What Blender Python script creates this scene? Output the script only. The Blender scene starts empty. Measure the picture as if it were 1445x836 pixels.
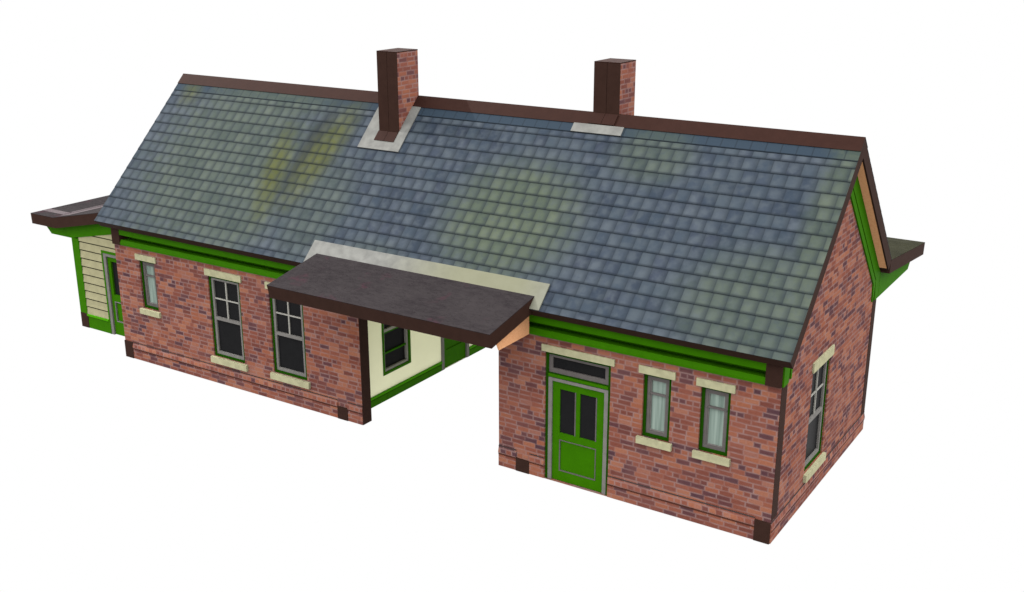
import bpy, bmesh, math
from mathutils import Vector, Matrix

S = bpy.context.scene
COL = S.collection
GAIN = 2.1                       # light level on an upright wall: the base colours are balanced for it

def lin(c):
    c /= 255.0
    return c / 12.92 if c <= 0.04045 else ((c + 0.055) / 1.055) ** 2.4

def C(r, g, b, k=1.0):
    return (lin(r) / GAIN * k, lin(g) / GAIN * k, lin(b) / GAIN * k, 1.0)

# ------------------------------------------------------------------ materials
class NT:
    """small helper for building node graphs as expressions"""
    def __init__(self, name):
        self.m = bpy.data.materials.new(name)
        self.m.use_nodes = True
        self.t = self.m.node_tree
        self.b = self.t.nodes['Principled BSDF']
        self.b.inputs['Specular IOR Level'].default_value = 0.015
        self.b.inputs['Roughness'].default_value = 0.75
    def node(self, ty, **kw):
        n = self.t.nodes.new(ty)
        for k, v in kw.items(): setattr(n, k, v)
        return n
    def put(self, sock, v):
        if isinstance(v, bpy.types.NodeSocket): self.t.links.new(v, sock)
        else: sock.default_value = v
    def m_(self, op, a, b=None, c=None, clamp=False):
        n = self.node('ShaderNodeMath', operation=op, use_clamp=clamp)
        self.put(n.inputs[0], a)
        if b is not None: self.put(n.inputs[1], b)
        if c is not None: self.put(n.inputs[2], c)
        return n.outputs[0]
    def add(self, a, b): return self.m_('ADD', a, b)
    def sub(self, a, b): return self.m_('SUBTRACT', a, b)
    def mul(self, a, b): return self.m_('MULTIPLY', a, b)
    def smooth(self, v, lo, hi, a=0.0, b=1.0):
        n = self.node('ShaderNodeMapRange', interpolation_type='SMOOTHSTEP')
        self.put(n.inputs[0], v)
        for i, x in zip((1, 2, 3, 4), (lo, hi, a, b)): n.inputs[i].default_value = x
        return n.outputs[0]
    def mix(self, f, a, b, blend='MIX'):
        n = self.node('ShaderNodeMix', data_type='RGBA', blend_type=blend)
        self.put(n.inputs[0], f); self.put(n.inputs[6], a); self.put(n.inputs[7], b)
        return n.outputs[2]
    def obj(self):
        if not hasattr(self, '_o'):
            tc = self.node('ShaderNodeTexCoord')
            s = self.node('ShaderNodeSeparateXYZ')
            self.t.links.new(tc.outputs['Object'], s.inputs[0])
            self._o = (tc.outputs['Object'], s.outputs[0], s.outputs[1], s.outputs[2])
        return self._o
    def vec(self, x, y, z=0.0):
        n = self.node('ShaderNodeCombineXYZ')
        for i, v in enumerate((x, y, z)): self.put(n.inputs[i], v)
        return n.outputs[0]
    def noise(self, vec, scale, detail=3.0, rough=0.55):
        n = self.node('ShaderNodeTexNoise')
        n.inputs['Scale'].default_value = scale
        n.inputs['Detail'].default_value = detail
        n.inputs['Roughness'].default_value = rough
        self.put(n.inputs['Vector'], vec)
        return n.outputs['Fac']
    def white(self, vec):
        n = self.node('ShaderNodeTexWhiteNoise', noise_dimensions='3D')
        self.put(n.inputs['Vector'], vec)
        return n.outputs['Value']
    def ramp(self, f, stops, mode='LINEAR'):
        n = self.node('ShaderNodeValToRGB')
        n.color_ramp.interpolation = mode
        e = n.color_ramp.elements
        while len(e) < len(stops): e.new(0.5)
        for q, (p, c) in zip(e, stops): q.position = p; q.color = c
        self.put(n.inputs[0], f)
        return n.outputs[0]
    def bump(self, h, strength=0.3, dist=0.01):
        n = self.node('ShaderNodeBump')
        n.inputs['Strength'].default_value = strength
        n.inputs['Distance'].default_value = dist
        self.put(n.inputs['Height'], h)
        self.t.links.new(n.outputs[0], self.b.inputs['Normal'])
    def done(self, col, rough=None):
        self.put(self.b.inputs['Base Color'], col)
        if rough is not None: self.b.inputs['Roughness'].default_value = rough
        return self.m

def painted(name, rgb, var=0.06, rough=0.6, scale=6.0, bump=0.0):
    n = NT(name)
    o = n.obj()[0]
    f = n.noise(o, scale, 4.0)
    c = n.mix(n.smooth(f, 0.3, 0.7), C(*rgb, 1 - var), C(*rgb, 1 + var))
    if bump: n.bump(n.noise(o, 60.0, 2.0), bump, 0.004)
    return n.done(c, rough)

def brick_material():
    n = NT('brickwork')
    o, x, y, z = n.obj()
    H, W = 0.0925, 0.256
    wob = n.mul(n.sub(n.noise(o, 3.0, 2.0), 0.5), 0.012)
    u0 = n.add(n.add(x, y), 40.0)
    v = n.m_('DIVIDE', n.add(z, wob), H)
    row = n.m_('FLOOR', v)
    fv = n.m_('FRACT', v)
    hdr = n.m_('COMPARE', n.m_('MODULO', n.add(row, 2.0), 5.0), 0.0, 0.4)      # a header course every fifth
    width = n.sub(W, n.mul(hdr, W / 2))
    off = n.white(n.vec(row, 3.7, 1.0))
    u = n.add(n.m_('DIVIDE', u0, width), off)
    colm = n.m_('FLOOR', u)
    fu = n.m_('FRACT', u)
    rnd = n.white(n.vec(colm, row, 5.0))
    # distance to the joints, in metres
    du = n.mul(n.m_('MINIMUM', fu, n.sub(1.0, fu)), width)
    dv = n.mul(n.m_('MINIMUM', fv, n.sub(1.0, fv)), H)
    d = n.m_('MINIMUM', du, dv)
    mort = n.smooth(d, -0.002, 0.026, 1.0, 0.0)
    big = n.noise(o, 1.1, 3.0)
    mort = n.mul(mort, n.smooth(n.noise(n.vec(u0, n.mul(row, 0.0925), 0.0), 4.0, 2.0), 0.33, 0.64, 0.2, 0.8))
    face = n.ramp(rnd, [(0.0, C(78, 56, 65)), (0.13, C(93, 60, 64)), (0.22, C(112, 65, 57)), (0.40, C(128, 74, 61)),
                        (0.60, C(144, 86, 69)), (0.78, C(159, 98, 73)), (0.92, C(168, 112, 88)), (1.0, C(152, 103, 90))])
    fine = n.noise(n.vec(n.mul(u0, 1.0), n.mul(z, 2.0), y), 22.0, 4.0, 0.65)
    face = n.mix(n.smooth(fine, 0.3, 0.7, 0.0, 0.45), face, n.mix(1.0, face, (0.62, 0.58, 0.58, 1), 'MULTIPLY'))
    face = n.mix(n.smooth(big, 0.35, 0.7, 0.05, 0.35), face, C(142, 94, 84))
    col = n.mix(mort, face, C(152, 125, 121))
    h = n.add(n.mul(mort, -1.0), n.mul(fine, 0.35))
    n.bump(h, 0.35, 0.008)
    return n.done(col, 0.85)

RIDGE_Y, RIDGE_Z, PITCH = 2.6768, 6.3828, 1.0067
SLOPE = math.sqrt(1 + 1 / PITCH ** 2)           # slope length for one metre of height
S0, ROW = 0.626, 0.2676

def slate_material():
    n = NT('slates')
    o, x, y, z = n.obj()
    s = n.mul(n.sub(RIDGE_Z, z), SLOPE)
    v = n.m_('DIVIDE', n.sub(s, S0), ROW)
    row = n.m_('FLOOR', v)
    fv = n.m_('FRACT', v)
    wid = n.add(0.25, n.mul(n.white(n.vec(row, 9.1, 2.0)), 0.045))
    u = n.add(n.m_('DIVIDE', n.add(x, 40.0), wid), n.white(n.vec(row, 1.3, 4.0)))
    colm = n.m_('FLOOR', u)
    fu = n.m_('FRACT', u)
    r1 = n.white(n.vec(colm, row, 1.0))
    r2 = n.white(n.vec(colm, row, 2.0))
    base = n.ramp(r1, [(0.0, C(62, 73, 87)), (0.3, C(69, 81, 95)), (0.6, C(77, 89, 101)), (1.0, C(85, 96, 106))])
    base = n.mix(n.mul(r2, 0.25), base, C(80, 79, 94))
    cloud = n.noise(o, 5.5, 3.0)
    base = n.mix(n.smooth(cloud, 0.35, 0.68, 0.0, 0.55), base, C(98, 107, 114))
    # ridge course and its plain bluish slates
    top = n.smooth(s, 0.474, 0.482, 1.0, 0.0)
    tu = n.m_('FRACT', n.m_('DIVIDE', n.add(x, 40.03), 0.274))
    base = n.mix(top, base, C(66, 81, 95))
    # ---- moss and lichen stains, each with its place on the slope
    def blob(cx, cs, rx, rs, k, wobble=0.5, tilt=0.0, core=0.45):
        dx = n.m_('DIVIDE', n.sub(n.add(x, n.mul(n.sub(s, cs), tilt)), cx), rx)
        ds = n.m_('DIVIDE', n.sub(s, cs), rs)
        d = n.m_('SQRT', n.add(n.mul(dx, dx), n.mul(ds, ds)))
        d = n.add(d, n.mul(n.sub(cloud, 0.5), wobble))
        return n.smooth(d, core, 1.2, k, 0.0)
    front = n.m_('LESS_THAN', y, RIDGE_Y)
    def tot(lst):
        a = lst[0]
        for b in lst[1:]: a = n.m_('MAXIMUM', a, b)
        return a
    green = tot([blob(-5.7, 2.55, 1.6, 1.5, 0.88), blob(-13.4, 2.2, 2.6, 2.9, 0.62, 1.0), blob(-12.2, 3.4, 1.3, 1.2, 0.6),
                 blob(0.15, 2.0, 0.55, 3.4, 0.7), blob(-0.55, 3.5, 1.6, 1.3, 0.62), blob(-3.4, 0.8, 0.9, 0.7, 0.55),
                 blob(-13.0, 0.5, 2.2, 0.5, 0.6), blob(-10.2, 3.0, 0.9, 1.4, 0.4), blob(-8.3, 3.9, 1.0, 0.5, 0.3)])
    yel = tot([blob(-10.78, 1.65, 0.52, 1.75, 0.85, 0.25, 0.18, 0.15), blob(-11.8, 2.3, 0.42, 1.45, 0.85, 0.25, -0.2, 0.15), blob(-15.6, 0.5, 0.4, 0.45, 0.6, 0.3, 0.0, 0.1)])
    dark = blob(-11.22, 1.6, 0.3, 1.5, 0.75, 0.3, 0.1, 0.2)
    spk = n.smooth(n.noise(o, 9.0, 4.0, 0.65), 0.25, 0.6, 0.65, 1.0)
    base = n.mix(n.mul(front, n.mul(green, spk)), base, n.mix(r1, C(92, 104, 87), C(106, 116, 95)))
    base = n.mix(n.mul(front, dark), base, C(58, 63, 58))
    base = n.mix(n.mul(front, n.mul(yel, spk)), base, n.mix(r1, C(95, 100, 50), C(104, 108, 57)))
    # ---- soft bevel highlight painted into the middle of each slate
    highlight = n.mul(n.mul(n.smooth(fu, 0.0, 0.3), n.smooth(fu, 0.4, 1.0, 1.0, 0.0)), n.mul(n.smooth(fv, 0.05, 0.5), n.smooth(fv, 0.75, 1.0, 1.0, 0.0)))
    highlight = n.mul(n.mul(highlight, n.sub(1.0, top)), n.add(0.18, n.mul(r2, 0.42)))
    base = n.mix(highlight, base, n.mix(1.0, base, (1.55, 1.52, 1.48, 1), 'MULTIPLY'))
    # ---- joints
    soft = n.m_('MULTIPLY', n.smooth(fu, 0.55, 1.0), 0.42)  # shading put into the colour: each slate darkens towards its right end
    base = n.mix(n.mul(soft, n.sub(1.0, top)), base, C(53, 62, 72))
    jf = n.smooth(n.mul(n.m_('MINIMUM', fu, n.sub(1.0, fu)), wid), 0.0, 0.018, 0.36, 0.0)
    jt = n.mul(n.smooth(n.mul(n.m_('MINIMUM', tu, n.sub(1.0, tu)), 0.274), 0.004, 0.016, 1.0, 0.0), 0.55)
    joint = n.add(n.mul(jf, n.sub(1.0, top)), n.mul(jt, top))
    base = n.mix(joint, base, C(48, 56, 64))
    line = n.smooth(n.mul(n.m_('MINIMUM', fv, n.mul(n.sub(1.0, fv), 0.7)), ROW), 0.0, 0.038, 0.62, 0.0)
    line = n.mul(line, n.sub(1.0, top))
    tl = n.smooth(n.m_('ABSOLUTE', n.sub(s, 0.479)), 0.008, 0.024, 0.9, 0.0)
    line = n.m_('MAXIMUM', line, tl)
    base = n.mix(line, base, C(40, 48, 56))
    base = n.mix(1.0, base, (0.50, 0.503, 0.511, 1), 'MULTIPLY')
    n.bump(n.add(n.mul(n.m_('MAXIMUM', line, joint), -1.0), n.mul(cloud, 0.8)), 0.35, 0.012)
    return n.done(base, 0.7)

def felt_material(name, a, b, c):
    n = NT(name)
    o, x, y, z = n.obj()
    st = n.vec(n.mul(n.add(x, n.mul(y, 0.5)), 0.55), n.mul(y, 1.5), n.mul(z, 1.5))
    f = n.noise(st, 8.0, 6.0, 0.65)
    big = n.noise(o, 0.9, 3.0)
    col = n.mix(n.smooth(f, 0.25, 0.75), C(*a), C(*b))
    col = n.mix(n.smooth(big, 0.38, 0.68, 0.0, 0.5), col, C(*b, 1.12))
    pat = n.smooth(n.noise(o, 1.6, 3.0, 0.6), 0.57, 0.68, 0.0, 0.55)
    col = n.mix(n.mul(pat, n.smooth(f, 0.35, 0.6)), col, C(*c))
    lump = n.smooth(n.noise(st, 24.0, 3.0, 0.6), 0.55, 0.75)
    col = n.mix(n.mul(lump, 0.25), col, C(*b, 1.3))
    n.bump(n.add(lump, n.mul(f, 0.6)), 0.6, 0.025)
    return n.done(col, 0.9)

def card_material():
    n = NT('tan_board')
    o = n.obj()[0]
    f = n.noise(o, 30.0, 5.0, 0.7)
    return n.done(n.mix(n.smooth(f, 0.3, 0.7), C(246, 176, 126), C(266, 200, 148)), 0.9)

def curtain_material():
    n = NT('obscured_glass')
    o, x, y, z = n.obj()
    w = n.noise(n.vec(n.mul(n.add(x, y), 9.0), n.mul(z, 0.35), 0.0), 1.6, 2.0)
    return n.done(n.mix(n.smooth(w, 0.3, 0.7), C(118, 135, 126), C(154, 170, 160)), 0.4)

def stain_lead():
    n = NT('lead_flashing')
    o, x, y, z = n.obj()
    f = n.noise(o, 4.0, 4.0)
    c = n.mix(n.smooth(f, 0.3, 0.7), C(108, 108, 105), C(126, 126, 122))
    g = n.smooth(n.add(x, n.mul(f, 0.8)), -7.8, -5.6, 0.0, 0.8)
    g = n.mul(g, n.smooth(x, -5.0, -4.2, 1.0, 0.55))
    return n.done(n.mix(n.mul(g, n.m_('LESS_THAN', z, 4.5)), c, C(120, 120, 96)), 0.6)

M = {
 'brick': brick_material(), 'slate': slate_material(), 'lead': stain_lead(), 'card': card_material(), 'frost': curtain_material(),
 'brown': painted('dark_brown_paint', (57, 39, 33)), 'ridge': painted('ridge_brown', (49, 30, 25)),
 'green': painted('green_paint', (54, 112, 1), 0.05), 'lime': painted('bright_green_paint', (74, 156, 4), 0.04),
 'dkgreen': painted('recess_shaded_green', (28, 72, 1), 0.05),  # green of window and door frames, with their recess shade painted in
 'grey': painted('grey_paint', (126, 123, 119), 0.08), 'dkgrey': painted('grey_sash_paint', (102, 97, 95), 0.08),
 'white': painted('off_white_paint', (166, 164, 156), 0.06), 'stone': painted('pale_stone', (178, 175, 141), 0.1, 0.85, 9.0, 0.2),
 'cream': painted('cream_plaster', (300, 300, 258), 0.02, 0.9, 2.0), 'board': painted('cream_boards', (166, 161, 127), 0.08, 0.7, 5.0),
 'pline': painted('dark_plinth_line', (74, 62, 60)), 'pline2': painted('brown_plinth_line', (84, 48, 38)),
 'backing': painted('dark_olive_backing', (52, 50, 34)),
 'glass': painted('dark_glass', (32, 32, 33), 0.05, 0.3),
 'felt': felt_material('roofing_felt', (38, 34, 36), (50, 46, 47), (62, 36, 45)),
 'feltg': felt_material('olive_felt', (32, 32, 23), (46, 46, 33), (60, 60, 50)),  # darker olive felt for the rear canopy
 'lap': felt_material('felt_lap', (80, 73, 75), (94, 86, 88), (86, 72, 78)),
}
# ------------------------------------------------------------------ mesh building
class MB:
    def __init__(self, mp=None):
        self.bm = bmesh.new(); self.mp = mp or (lambda u, d, v: (u, d, v)); self.mi = 0
    def face(self, pts):
        f = self.bm.faces.new([self.bm.verts.new(self.mp(*p)) for p in pts]); f.material_index = self.mi; return f
    def box(self, a0, a1, b0, b1, c0, c1):
        vs = [self.bm.verts.new(self.mp(a, b, c)) for a in (a0, a1) for b in (b0, b1) for c in (c0, c1)]
        for q in ((0, 1, 3, 2), (4, 6, 7, 5), (0, 4, 5, 1), (2, 3, 7, 6), (0, 2, 6, 4), (1, 5, 7, 3)):
            self.bm.faces.new([vs[i] for i in q]).material_index = self.mi
        return self
    def prism(self, prof, axis, e0, e1):
        """profile of 2-D points extruded along an axis: 0 -> (y,z), 1 -> (x,z), 2 -> (x,y)"""
        def w(p, e): return (e, p[0], p[1]) if axis == 0 else (p[0], e, p[1]) if axis == 1 else (p[0], p[1], e)
        a = [self.bm.verts.new(self.mp(*w(p, e0))) for p in prof]
        b = [self.bm.verts.new(self.mp(*w(p, e1))) for p in prof]
        fs = [self.bm.faces.new(a), self.bm.faces.new(b)]
        k = len(prof)
        for i in range(k): fs.append(self.bm.faces.new((a[i], a[(i + 1) % k], b[(i + 1) % k], b[i])))
        for f in fs: f.material_index = self.mi
        return self
    def frame(self, u0, u1, v0, v1, w, d0, d1, wb=None, wt=None):
        """rectangular frame of four members, butted"""
        wb = w if wb is None else wb; wt = w if wt is None else wt
        self.box(u0, u0 + w, d0, d1, v0, v1); self.box(u1 - w, u1, d0, d1, v0, v1)
        if wb: self.box(u0 + w, u1 - w, d0, d1, v0, v0 + wb)
        if wt: self.box(u0 + w, u1 - w, d0, d1, v1 - wt, v1)
        return self
    def wall(self, u0, u1, v0, v1, d0, d1, openings):
        us = sorted({u0, u1, *[q for o in openings for q in o[:2]]}); vs = sorted({v0, v1, *[q for o in openings for q in o[2:]]})
        for i in range(len(us) - 1):
            for j in range(len(vs) - 1):
                cu, cv = (us[i] + us[i + 1]) / 2, (vs[j] + vs[j + 1]) / 2
                if any(o[0] < cu < o[1] and o[2] < cv < o[3] for o in openings): continue
                for d in (d0, d1):
                    self.face([(us[i], d, vs[j]), (us[i + 1], d, vs[j]), (us[i + 1], d, vs[j + 1]), (us[i], d, vs[j + 1])])
        rects = [(u0, u1, v0, v1)] + list(openings)
        for (a, b, c, e) in rects:
            for (p, q) in (((a, c), (b, c)), ((b, c), (b, e)), ((b, e), (a, e)), ((a, e), (a, c))):
                if p[1] == q[1] == v0 and (a, b, c, e) != rects[0]: continue      # a doorway has no bottom reveal
                self.face([(p[0], d0, p[1]), (q[0], d0, q[1]), (q[0], d1, q[1]), (p[0], d1, p[1])])
        bmesh.ops.remove_doubles(self.bm, verts=self.bm.verts, dist=1e-5)
        return self
    def build(self, name, mats, parent=None, smooth=False):
        bmesh.ops.recalc_face_normals(self.bm, faces=self.bm.faces)
        me = bpy.data.meshes.new(name); self.bm.to_mesh(me); self.bm.free()
        for m in (mats if isinstance(mats, (list, tuple)) else [mats]): me.materials.append(M[m])
        o = bpy.data.objects.new(name, me); COL.objects.link(o)
        if parent is not None:
            o.parent = parent
            o.matrix_parent_inverse = parent_world(parent).inverted()
        return o

def parent_world(p):
    m = p.matrix_basis.copy()
    if p.parent is not None: m = parent_world(p.parent) @ p.matrix_parent_inverse @ m
    return m

def bx(name, mat, parent, *b, mp=None):
    return MB(mp).box(*b).build(name, mat, parent)

# ------------------------------------------------------------------ the building
B = bpy.data.objects.new('station_building', None); COL.objects.link(B)
B.location = (-8.0, 2.677, 0.0)
B['label'] = 'brick railway station building with mossy slate roof, two chimneys and green trim on white ground'
B['category'] = 'building'

L, W, T = 16.0, 5.3535, 0.26
def zt(y): return RIDGE_Z - PITCH * abs(y - RIDGE_Y)        # top of the roof
def front(u, d, v): return (u, -d, v)                       # u = x, d = outwards
def gable(u, d, v): return (d, u, v)                        # u = y, on the right gable
def inner(u, d, v): return (-9.11 + d, u, v)                # left side wall of the passage
def annexf(u, d, v): return (u, 0.83 - d, v)

# openings in the front: (x0, x1, z0, z1)
SMALL = [(-15.205, -14.68, 1.365, 2.525), (-2.405, -1.885, 1.355, 2.525), (-1.352, -0.828, 1.355, 2.525)]
TALL = [(-12.96, -12.0, 0.64, 2.525), (-11.14, -10.18, 0.64, 2.525)]
DOOR = (-4.35, -3.028, 0.0, 2.525)
YW = (1.6, 2.6, 0.59, 2.515)

wl = MB(front).wall(-L, -8.685, 0, 2.80, -T, 0, [SMALL[0]] + TALL).build('wall', 'brick', B)
wr = MB(front).wall(-5.35, 0, 0, 2.80, -T, 0, [DOOR] + SMALL[1:]).build('wall', 'brick', B)
m = MB(gable).wall(T, W - T, 0, 2.90, -T, 0, [YW])
ga = m.prism([(T, 2.902), (W - T, 2.902), (W - T, zt(W - T) - 0.37), (RIDGE_Y, RIDGE_Z - 0.37), (T, zt(T) - 0.37)], 1, -T, 0)
wg = m.build('wall', 'brick', B)
m = MB().box(-L, -L + T, T, W - T, 0, 2.90)
m.prism([(T, 2.902), (W - T, 2.902), (W - T, zt(W - T) - 0.37), (RIDGE_Y, RIDGE_Z - 0.37), (T, zt(T) - 0.37)], 0, -L, -L + T)
wg2 = m.build('wall', 'brick', B)
wb1 = MB().box(-L, -9.372, W - T, W, 0, 3.2).build('wall', 'brick', B)
wb2 = MB().box(-4.668, 0, W - T, W, 0, 3.2).build('wall', 'brick', B)

# plinth courses: a slightly proud base with a chamfered top
def plinth(u0, u1, mp, parent, zl=0.262, zh=0.405):
    p = 0.016
    m = MB(mp).prism([(0.001, 0.004), (p, 0.004), (p, zl), (p + 0.012, zl + 0.012), (p + 0.012, zl + 0.03), (0.008, zh), (0.001, zh)], 0, 0, 1)
    for v in m.bm.verts: pass
    m.bm.free()
    m = MB()
    prof = [(0.0, 0.004), (p, 0.004), (p, zl), (p + 0.014, zl + 0.014), (p + 0.014, zl + 0.034), (0.008, zh), (0.0, zh)]
    a = [m.bm.verts.new(mp(u0, d, v)) for d, v in prof]; b = [m.bm.verts.new(mp(u1, d, v)) for d, v in prof]
    k = len(prof)
    m.bm.faces.new(a); m.bm.faces.new(b)
    for i in range(k): m.bm.faces.new((a[i], a[(i + 1) % k], b[(i + 1) % k], b[i]))
    pl = m.build('plinth', 'brick', parent)
    MB(mp).box(u0, u1, 0.0005, 0.013, zh + 0.001, zh + 0.019).build('plinth_line', 'pline', parent)  # thin dark and brown strips drawn along the plinth
    MB(mp).box(u0, u1, p + 0.0005, p + 0.008, zl - 0.02, zl - 0.001).build('plinth_line', 'pline2', parent)
    return pl
plinth(-15.72, -9.352, front, wl); plinth(-9.078, -8.69, front, wl)
plinth(-5.35, -4.957, front, wr); plinth(-4.669, -4.352, front, wr); plinth(-3.026, -0.272, front, wr)
plinth(0.0, W, gable, wg, 0.235, 0.375)
for (u0, u1, h, w_) in ((-16.0, -15.722, 0.415, wl), (-9.35, -9.08, 0.28, wl), (-4.955, -4.671, 0.265, wr), (-0.27, 0.0, 0.392, wr)):
    bx('foot_block', 'brown', w_, u0, u1, 0.0005, 0.028, 0.003, h, mp=front)
# the dark corner boards and the dark end of the wall at the passage
bx('corner_board', 'brown', wg, -0.003, 0.262, 0.0, 0.008, 0.425, 2.803, mp=gable)
bx('corner_board', 'brown', wg, W - 0.235, W + 0.003, 0.0005, 0.008, 0.376, 2.83, mp=gable)
MB().box(-8.69, -8.678, -0.004, T, 0.003, 2.82).build('corner_board', 'brown', wl)

# ---------------------------------------------------------------- windows and doors
def stone(u0, u1, v0, v1, mp, nm, par, proud=0.035):
    MB(mp).box(u0, u1, -0.05, proud, v0, v1).build(nm, 'stone', par)

def tall_window(op, mp, lint, sill):
    u0, u1, v0, v1 = op
    R = -0.10
    f = MB(mp).frame(u0, u1, v0, v1 + 0.0, 0.055, R, -0.03, 0.06, 0.05).build('window', 'dkgreen', B)
    a0, a1, b0, b1 = u0 + 0.055, u1 - 0.055, v0 + 0.06, v1 - 0.05
    mid = b0 + (b1 - b0) * 0.475
    s = MB(mp).frame(a0, a1, b0, b1, 0.06, R + 0.005, -0.045, 0.065, 0.05)
    s.box(a0 + 0.06, a1 - 0.06, R + 0.012, -0.041, mid - 0.035, mid + 0.035)
    s.build('sash', 'grey', f)
    cu = (a0 + a1) / 2; h = (mid + 0.035 + b1 - 0.05) / 2
    g_ = MB(mp).box(cu - 0.016, cu + 0.016, R + 0.02, -0.055, mid + 0.035, b1 - 0.05)
    g_.box(a0 + 0.06, cu - 0.016, R + 0.022, -0.057, h - 0.014, h + 0.014); g_.box(cu + 0.016, a1 - 0.06, R + 0.022, -0.057, h - 0.014, h + 0.014)
    g_.build('glazing_bar', 'white', f)
    MB(mp).box(a0 + 0.05, a1 - 0.05, R + 0.006, R + 0.016, b0 + 0.05, mid).build('pane', 'glass', f)
    MB(mp).box(a0 + 0.05, a1 - 0.05, R + 0.007, R + 0.017, mid + 0.002, b1 - 0.04).build('pane', 'glass', f)
    stone(*lint, mp, 'lintel', f); stone(*sill, mp, 'sill', f, 0.06)
    return f

def small_window(op, lint, sill):
    u0, u1, v0, v1 = op; R = -0.11; mp = front
    f = MB(mp).frame(u0, u1, v0, v1, 0.055, R, -0.04, 0.06, 0.045).build('window', 'dkgreen', B)
    a0, a1, b0, b1 = u0 + 0.055, u1 - 0.055, v0 + 0.06, v1 - 0.045
    s = MB(mp).frame(a0, a1, b0, b1, 0.06, R + 0.004, -0.06, 0.06, 0.07)
    s.build('sash', 'dkgrey', f)
    tr = b1 - 0.32
    MB(mp).box(a0 + 0.06, a1 - 0.06, R + 0.012, -0.058, tr - 0.016, tr + 0.016).box(a0 + 0.02, a0 + 0.055, -0.06, -0.048, tr - 0.012, tr + 0.012)\
        .box(a1 - 0.055, a1 - 0.02, -0.06, -0.048, tr - 0.012, tr + 0.012).build('glazing_bar', 'dkgrey', f)
    MB(mp).frame(a0 + 0.06, a1 - 0.06, b0 + 0.06, b1 - 0.07, 0.014, R + 0.006, -0.075).build('bead', 'grey', f)
    MB(mp).box(a0 + 0.05, a1 - 0.05, R + 0.002, R + 0.012, b0 + 0.05, b1 - 0.06).build('pane', 'frost', f)
    stone(*lint, mp, 'lintel', f); stone(*sill, mp, 'sill', f, 0.06)

for o in SMALL: small_window(o, (o[0] - 0.078, o[1] + 0.075, 2.528, 2.662), (o[0] - 0.074, o[1] + 0.066, 1.228, 1.352))
for o in TALL: tall_window(o, front, (o[0] - 0.06, o[1] + 0.085, 2.528, 2.675), (o[0] - 0.06, o[1] + 0.085, 0.497, 0.637))
tall_window(YW, gable, (1.54, 2.65, 2.518, 2.695), (1.575, 2.672, 0.445, 0.588))

# front door with its fanlight
mp = front
D = MB(mp).frame(-4.35, -3.028, 0.004, 2.525, 0.055, -0.11, -0.03, 0, 0.05)
D.box(-4.295, -3.083, -0.11, -0.035, 2.035, 2.125)
D = D.build('door', 'dkgreen', B)
MB(mp).box(-4.295, -3.083, -0.034, -0.022, 2.05, 2.105).build('transom', 'green', D)
MB(mp).frame(-4.295, -3.083, 2.127, 2.473, 0.075, -0.10, -0.05, 0.085, 0.05).build('fanlight_frame', 'dkgrey', D)
MB(mp).box(-4.23, -3.15, -0.096, -0.086, 2.2, 2.43).build('pane', 'glass', D)
MB(mp).frame(-4.295, -3.083, 0.004, 2.033, 0.075, -0.10, -0.03, 0, 0.06).build('door_frame', 'grey', D)
lf = MB(mp)
a0, a1, zt0 = -4.219, -3.159, 1.972
lf.frame(a0, a1, 0.012, zt0, 0.15, -0.10, -0.06, 0.20, 0.14)
lf.box(a0 + 0.15, a1 - 0.15, -0.10, -0.06, 0.84, 0.975)
lf.box(-3.735, -3.655, -0.10, -0.06, 0.975, 1.832)
lf.box(a0 + 0.15, a1 - 0.15, -0.095, -0.075, 0.212, 0.84)
lf.build('door_leaf', 'green', D)
gr = MB(mp).frame(-4.069, -3.309, 0.212, 0.84, 0.017, -0.075, -0.052)
gr.box(-3.76, -3.737, -0.09, -0.056, 0.98, 1.828); gr.box(-3.335, -3.312, -0.09, -0.056, 0.98, 1.828)
gr.build('beading', 'dkgrey', D)
MB(mp).box(-4.069, -3.76, -0.094, -0.084, 0.975, 1.832).build('pane', 'glass', D)
MB(mp).box(-3.655, -3.335, -0.094, -0.084, 0.975, 1.832).build('pane', 'glass', D)
stone(-4.41, -2.95, 2.53, 2.655, mp, 'lintel', D)

# ---------------------------------------------------------------- cornice
c = MB()
c.prism([(-0.048, 2.805), (-0.05, 2.85), (-0.02, 2.925), (0.21, 2.915), (0.21, 3.05), (-0.05, 3.045), (-0.05, 3.27), (T, 3.27), (T, 2.805)], 0, -15.73, -0.262)
co = c.build('cornice', 'green', B)
for a, b in ((-15.998, -15.732), (-0.26, 0.002)):
    MB().box(a, b, -0.056, T, 2.80, 3.26).build('cornice_block', 'brown', co)

# ---------------------------------------------------------------- roof
XR0, XR1 = -16.216, 0.2023
nx, nz = 0.7095 * 0.233, 0.7048 * 0.233
def off(y, z, k, side):           # a point k metres under the roof top, square to the slope
    return (y + (0.7095 * k if side < 0 else -0.7095 * k), z - 0.7048 * k)
YE, YR = -0.3142, 5.436
e_t = (YE, zt(YE)); r_t = (YR, zt(YR)); ap = (RIDGE_Y, RIDGE_Z)
t0, t1 = 0.016, 0.233
apo = lambda k: (RIDGE_Y, RIDGE_Z - k * SLOPE)
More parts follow.
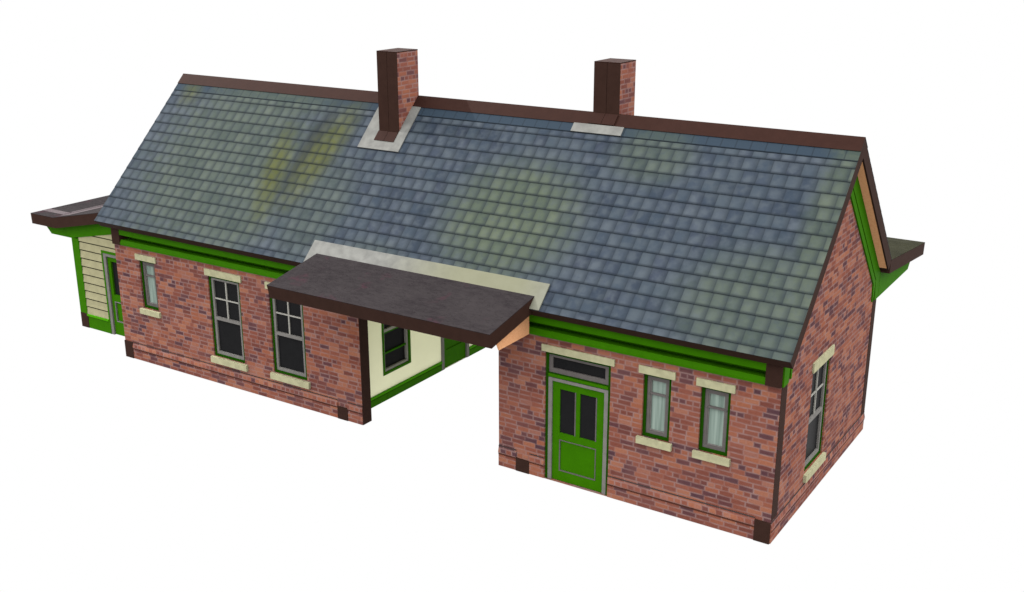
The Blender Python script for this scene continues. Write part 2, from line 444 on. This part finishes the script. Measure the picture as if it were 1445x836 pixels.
# slates: courses tilted a little, one over the other
rf = MB(); 
edges = [0.0, 0.479, S0] + [S0 + ROW * i for i in range(1, 14)]
def slates(side, smax):
    es = [e for e in edges if e < smax - 0.05] + [smax]
    for i in range(len(es) - 1):
        s0 = max(0.0, es[i] - 0.03); s1 = es[i + 1]
        def P(s, h):
            y = s / math.sqrt(1 + PITCH ** 2); z = RIDGE_Z - y * PITCH
            return (RIDGE_Y + side * (y + 0.7095 * h), z + 0.7048 * h)
        prof = [P(s0, -0.012), P(s1, -0.008), P(s1, 0.002), P(s0, -0.006)]
        rf.prism(prof, 0, XR0, XR1)
slates(-1, (RIDGE_Y - YE) * math.sqrt(1 + PITCH ** 2)); slates(1, (YR - RIDGE_Y) * math.sqrt(1 + PITCH ** 2))
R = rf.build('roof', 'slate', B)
# soffit boards between the verges
inx = 0.034
for side, e in ((-1, e_t), (1, r_t)):
    p = [off(*e, t0, side), apo(t0), apo(t1), off(*e, t1, side)]
    q = [off(*e, t0 - 0.002, side), apo(t0 - 0.002), apo(t1 + 0.004), off(*e, t1 + 0.004, side)]
    dy = 0.034 * -side
    ps = [(p[0][0] + dy, p[0][1] + 0.034), p[1], p[2], (p[3][0] + dy, p[3][1] + 0.034)]
    MB().prism(ps, 0, XR0 + inx, XR1 - inx).build('soffit', 'card', R)
    for xa, xb in ((XR0, XR0 + inx - 0.001), (XR1 - inx + 0.001, XR1 - 0.001)):
        MB().prism(q, 0, xa, xb).build('bargeboard', 'brown', R)
    fb = [p[0], (p[0][0] + dy * 0.96, p[0][1] + 0.0325), (p[3][0] + dy * 0.96, p[3][1] + 0.0325), p[3]]
    MB().prism(fb, 0, XR0 + inx + 0.001, XR1 - inx - 0.001).build('fascia_board', 'brown', R)
# ridge cap
def onslope(s, h, side):
    y = s / math.sqrt(1 + PITCH ** 2)
    return (RIDGE_Y + side * (y + 0.7095 * h), RIDGE_Z - y * PITCH + 0.7048 * h)
cap = [onslope(0.278, 0.002, -1), onslope(0.278, 0.012, -1), (RIDGE_Y, RIDGE_Z + 0.017), onslope(0.278, 0.012, 1), onslope(0.278, 0.002, 1), (RIDGE_Y, RIDGE_Z + 0.002)]
MB().prism(cap, 0, XR0 - 0.002, XR1 + 0.002).build('ridge_cap', 'ridge', R)

# gable frieze boards
for xa, xb, nmx in ((0.0005, 0.03, 1), (-16.03, -16.0005, -1)):
    for sgn in (1, -1):
        f = lambda y: RIDGE_Y + sgn * (y - RIDGE_Y)
        lim = lambda y, k: zt(y) - k
        prof = [(f(W - 0.001), 2.832), (f(5.13), 2.832), (f(5.08), 3.27), (f(RIDGE_Y), 5.69), (f(RIDGE_Y), RIDGE_Z - 0.337), (f(W - 0.001), zt(W) - 0.337)]
        if sgn < 0: prof = [(a, 2.804 if b == 2.832 else b) for a, b in prof]
        fr = MB().prism(prof, 0, xa, xb).build('gable_frieze', 'green', B)
        bd = [(f(5.02), 2.836), (f(4.986), 2.836), (f(4.936), 3.216), (f(RIDGE_Y), 5.474), (f(RIDGE_Y), 5.645), (f(5.06), 3.245)]
        o1 = 0.0005 if nmx > 0 else -16.0285
        MB().prism(bd, 0, o1, o1 + 0.028).build('moulding', 'green', fr)

# ---------------------------------------------------------------- chimneys
def flash_strip(m, x0, x1, ya, yb, h=0.022):
    """sheet on the front slope"""
    sa, sb = (RIDGE_Y - ya) * math.sqrt(1 + PITCH ** 2), (RIDGE_Y - yb) * math.sqrt(1 + PITCH ** 2)
    m.prism([onslope(sa, 0.004, -1), onslope(sb, 0.004, -1), onslope(sb, h, -1), onslope(sa, h, -1)], 0, x0, x1)
def chimney(x0, x1, y0, y1, tabs):
    base = min(zt(y0), zt(y1)) - 0.3
    m = MB().box(x0, x1, y0, y1, base, 7.325)
    ch = m.build('chimney', 'brick', B)
    xm = (x0 + x1) / 2
    for a, b in ((x0 - 0.002, xm - 0.004), (xm + 0.004, x1 + 0.002)):
        MB().box(a, b, y0 - 0.016, y0 - 0.0005, base, 7.326).build('front_board', 'brown', ch)
        MB().box(a, b, y0 - 0.016, y1 + 0.002, 7.3275, 7.345).build('cap', 'ridge', ch)
    sc = math.sqrt(1 + PITCH ** 2)
    sa, sb = (RIDGE_Y - tabs[0]) * sc, (RIDGE_Y - tabs[1]) * sc
    for a, b in ((x0, xm - 0.004), (xm + 0.004, x1)):
        MB().prism([onslope(sa, 0.005, -1), onslope(sb, 0.005, -1), onslope(sb, 0.034, -1), onslope(sa, 0.034, -1)], 0, a, b).build('foot_tab', 'ridge', ch)
    return ch
c1 = chimney(-9.62, -9.107, 2.01, 2.70, (1.825, 1.993))
f = MB(); flash_strip(f, -9.955, -8.88, 1.675, 1.993); flash_strip(f, -9.955, -9.622, 1.993, 2.478); flash_strip(f, -9.105, -8.88, 1.993, 2.478)
f.build('flashing', 'lead', c1)
c2 = chimney(-4.935, -4.39, 2.68, 3.305, (2.49, 2.662))
f = MB(); flash_strip(f, -5.235, -4.172, 2.342, 2.480); f.build('flashing', 'lead', c2)

# ---------------------------------------------------------------- front canopy
CX0, CX1 = -9.566, -4.491
k = MB().prism([(-0.02, 3.588), (-1.57, 3.278), (-1.513, 3.016), (-0.06, 3.306)], 0, CX0, CX1).build('canopy', 'brown', B)
MB().prism([(-0.10, 3.5735), (-1.572, 3.279), (-1.574, 3.2865), (-0.10, 3.581)], 0, CX0 - 0.002, CX1 + 0.002).build('felt', 'felt', k)
for a in (CX0 + 0.17, CX1 - 0.19):
    MB().prism([(-1.17, 3.08), (-1.03, 2.80), (-0.052, 2.80), (-0.052, 3.30)], 0, a, a + 0.02).build('cheek', 'card', k)
f = MB(); flash_strip(f, -9.785, -4.3, -0.312, 0.066, 0.026)
f.build('flashing', 'lead', k)

# ---------------------------------------------------------------- passage
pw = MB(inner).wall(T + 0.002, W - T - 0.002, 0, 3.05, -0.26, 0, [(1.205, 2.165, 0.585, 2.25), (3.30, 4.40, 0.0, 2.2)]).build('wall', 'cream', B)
for u0, u1 in ((T + 0.003, 3.298), (4.402, W - T - 0.003)):
    MB(inner).box(u0, u1, 0.0005, 0.02, 0.003, 0.15).box(u0, u1, 0.0005, 0.012, 0.152, 0.185).build('skirting', 'green', pw)
    MB(inner).box(u0, u1, 0.0005, 0.035, 0.187, 0.235).build('dado_rail', 'lime', pw)
f = MB(inner).frame(1.205, 2.165, 0.585, 2.25, 0.055, -0.1, 0.015).build('window', 'green', B)
s = MB(inner).frame(1.26, 2.11, 0.64, 2.195, 0.05, -0.09, -0.02); s.box(1.31, 2.06, -0.085, -0.03, 1.53, 1.59); s.build('sash', 'white', f)
for zb in (1.03, 1.495): MB(inner).box(1.31, 2.06, -0.08, -0.035, zb, zb + 0.032).build('glazing_bar', 'green', f)
MB(inner).box(1.30, 2.07, -0.088, -0.078, 0.68, 2.16).build('pane', 'glass', f)
d = MB(inner).frame(3.30, 4.40, 0.003, 2.2, 0.10, -0.1, 0.02, 0, 0.1).build('door', 'grey', B)
q = MB(inner).frame(3.40, 4.30, 0.01, 2.1, 0.13, -0.09, -0.02, 0.42, 0.13); q.box(3.53, 4.17, -0.085, -0.045, 0.43, 1.97); q.build('door_leaf', 'green', d)
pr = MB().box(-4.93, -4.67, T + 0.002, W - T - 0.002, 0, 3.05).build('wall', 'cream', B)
MB().box(-4.965, -4.9305, T + 0.003, W - T - 0.003, 0.003, 0.235).build('skirting', 'green', pr)
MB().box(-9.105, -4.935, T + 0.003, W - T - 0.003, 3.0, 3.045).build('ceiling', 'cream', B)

# ---------------------------------------------------------------- platform canopy at the rear
k = MB().prism([(5.40, 3.607), (8.225, 3.309), (8.19, 3.055), (5.36, 3.345)], 0, XR0, XR1 - 0.001).build('platform_canopy', 'brown', B)
MB().prism([(5.437, 3.605), (8.228, 3.310), (8.229, 3.318), (5.437, 3.613)], 0, XR0, XR1).build('felt', 'feltg', k)
for xa, xb in ((-0.04, 0.033), (-16.033, -15.96), (-9.2, -9.13), (-4.9, -4.83)):
    MB().prism([(W + 0.0 - 0.002 if xa == -0.04 else W + 0.002, 2.834), (7.65, 2.834), (7.78, 2.95), (7.86, 3.084), (W + 0.002, 3.342)], 0, xa, xb).build('bracket', 'green', k)

# ---------------------------------------------------------------- boarded annex on the left gable
AX = -18.71
def ar(x): return 2.85 + 0.2 * max(0.0, x + 19.12)          # top of the annex roof
def fz(x): return 2.349 + 0.2 * max(0.0, x + 18.71)         # underside of its green frieze
und = lambda x: ar(x) - 0.268
A = MB()
def piece(x0, x1, z0):
    A.prism([(x0, z0), (x1, z0), (x1, und(x1)), (x0, und(x0))], 1, 0.83, 1.05)
piece(AX, -17.618, 0.003); piece(-17.616, -16.305, 2.195); piece(-16.303, -16.002, 0.003)
A.prism([(1.052, 0.003), (W, 0.003), (W, und(AX)), (1.052, und(AX))], 0, AX, AX + 0.2)
A.prism([(AX + 0.202, 0.003), (-16.002, 0.003), (-16.002, und(-16.0)), (AX + 0.202, und(AX + .2))], 1, W - 0.2, W)
A = A.build('annex', 'backing', B)
A['label'] = 'cream weatherboarded annex with green door and low felted roof'
MB(annexf).box(AX - 0.004, -18.45, -0.22, 0.03, 0.388, 2.36).build('corner_post', 'green', A)
MB(annexf).box(AX - 0.006, -18.44, -0.22, 0.034, 0.003, 0.386).build('foot_block', 'brown', A)
MB(annexf).box(-18.438, -17.62, 0.0005, 0.02, 0.003, 0.332).build('dado', 'green', A)
MB(annexf).box(-18.448, -17.62, 0.0005, 0.05, 0.334, 0.385).build('dado_rail', 'lime', A)
# boards; dark backing in the gaps stands for shade under the laps
wbm = MB(annexf)
def clip(poly, fn):
    out = []
    for i in range(len(poly)):
        p, q = poly[i], poly[(i + 1) % len(poly)]; a, b = fn(p), fn(q)
        if a >= 0: out.append(p)
        if a * b < 0:
            t = a / (a - b); out.append((p[0] + (q[0] - p[0]) * t, p[1] + (q[1] - p[1]) * t))
    return out
h = 0.214
for x0, x1, zb in ((-18.448, -17.62, 0.386), (-17.62, -16.003, 2.197)):
    z = 0.386
    while z < 2.95:
        poly = [(x0, max(z, zb)), (x1, max(z, zb)), (x1, z + h - 0.034), (x0, z + h - 0.034)]
        if z + h > zb + 0.02:
            poly = clip(poly, lambda p: fz(p[0]) + 0.01 - p[1])
            if len(poly) > 2:
                dd = lambda zz: 0.026 - 0.022 * (zz - z) / h
                wbm.face([(px, dd(pz), pz) for px, pz in poly])
                b0 = [p for p in poly if abs(p[1] - max(z, zb)) < 1e-6]
                if len(b0) == 2:
                    wbm.face([(b0[0][0], dd(b0[0][1]), b0[0][1]), (b0[1][0], dd(b0[1][1]), b0[1][1]), (b0[1][0], 0.001, b0[1][1] - 0.002), (b0[0][0], 0.001, b0[0][1] - 0.002)])
        z += h
wbm.build('weatherboards', 'board', A)
# green frieze running out into the bracket under the eaves
MB(annexf).prism([(-19.74, 2.578), (-19.66, 2.507), (-19.50, 2.349), (AX, 2.349), (-16.003, fz(-16.003)), (-16.003, und(-16.003) + 0.002), (-19.12, 2.578)], 1, -0.03, 0.032).build('bracket', 'green', A)
# door of the annex
MB(annexf).frame(-17.616, -16.305, 0.003, 2.194, 0.05, -0.1, 0.03, 0, 0.06).build('door_surround', 'green', A)
MB(annexf).frame(-17.565, -16.356, 0.004, 2.133, 0.095, -0.1, 0.022, 0, 0.075).build('door_frame', 'grey', A)
q = MB(annexf).frame(-17.469, -16.452, 0.01, 2.056, 0.11, -0.09, -0.02, 0.35, 0.12)
q.box(-17.359, -16.562, -0.09, -0.02, 0.90, 1.07); q.box(-17.359, -16.562, -0.09, -0.05, 0.36, 0.90)
q.build('door_leaf', 'green', A)
MB(annexf).frame(-17.359, -16.562, 0.362, 0.898, 0.022, -0.05, -0.012).build('beading', 'grey', A)
MB(annexf).box(-17.359, -16.562, -0.08, -0.07, 1.07, 1.936).build('pane', 'glass', A)
# annex roof
ab = MB().prism([(-20.02, 2.846), (-19.12, 2.846), (-16.003, ar(-16.003) - 0.004), (-16.003, ar(-16.003) - 0.265), (-19.065, 2.585), (-20.005, 2.585)], 1, 0.63, 5.55)
ab = ab.build('annex_roof', 'brown', A)
MB().prism([(-20.022, 2.847), (-19.12, 2.847), (-16.003, ar(-16.003) - 0.003), (-16.003, ar(-16.003) + 0.005), (-19.12, 2.854), (-20.022, 2.854)], 1, 0.628, 5.552).build('felt', 'felt', A)
MB().box(-20.0, -19.13, 0.95, 1.17, 2.855, 2.862).build('felt_lap', 'lap', A)
MB().box(-19.20, -19.128, 1.20, 5.52, 2.855, 2.864).build('felt_lap', 'lap', A)
MB().prism([(-19.05, ar(-19.05) + 0.006), (-18.6, ar(-18.6) + 0.006), (-18.6, ar(-18.6) + 0.013), (-19.05, ar(-19.05) + 0.013)], 1, 0.75, 5.52).build('felt_lap', 'lap', A)

# ------------------------------------------------------------------ light
w = bpy.data.worlds.new('World'); S.world = w; w.use_nodes = True
nt = w.node_tree                                            # a white surround that is brighter overhead
tc = nt.nodes.new('ShaderNodeTexCoord'); sp = nt.nodes.new('ShaderNodeSeparateXYZ'); mr = nt.nodes.new('ShaderNodeMapRange')
nt.links.new(tc.outputs['Generated'], sp.inputs[0]); nt.links.new(sp.outputs[2], mr.inputs[0])
for i_, v_ in zip((1, 2, 3, 4), (-0.03, 0.8, 1.0, 6.0)): mr.inputs[i_].default_value = v_
nt.nodes['Background'].inputs[0].default_value = (1, 1, 1, 1)
nt.links.new(mr.outputs[0], nt.nodes['Background'].inputs[1])
sun = bpy.data.lights.new('sun', 'SUN'); sun.energy = 5.0; sun.angle = math.radians(0.5); sun.color = (1.0, 0.97, 0.93)
so = bpy.data.objects.new('sun', sun); COL.objects.link(so)
so.rotation_euler = Vector((1.3, 0.06, -1.0)).to_track_quat('-Z', 'Y').to_euler()
so.location = (-30, 0, 25)

# ------------------------------------------------------------------ camera
cam = bpy.data.cameras.new('camera'); co_ = bpy.data.objects.new('camera', cam); COL.objects.link(co_)
cam.sensor_fit = 'HORIZONTAL'; cam.sensor_width = 36.0
cam.lens = 36.0 * 1569.36 / 1445.0
cam.clip_start = 0.1; cam.clip_end = 6000
r = Vector((0.84187, 0.53968, 0.000287)); u = Vector((-0.167059, 0.260097, 0.951021)); fw = Vector((-0.513172, 0.800684, -0.309126))
mt = Matrix((r, u, -fw)).transposed().to_4x4(); mt.translation = (5.1794, -15.9727, 9.5975)
co_.matrix_world = mt
S.camera = co_

S.view_settings.view_transform = 'Standard'; S.view_settings.look = 'None'
S.view_settings.exposure = 0.0; S.view_settings.gamma = 1.0
S.cycles.max_bounces = 8
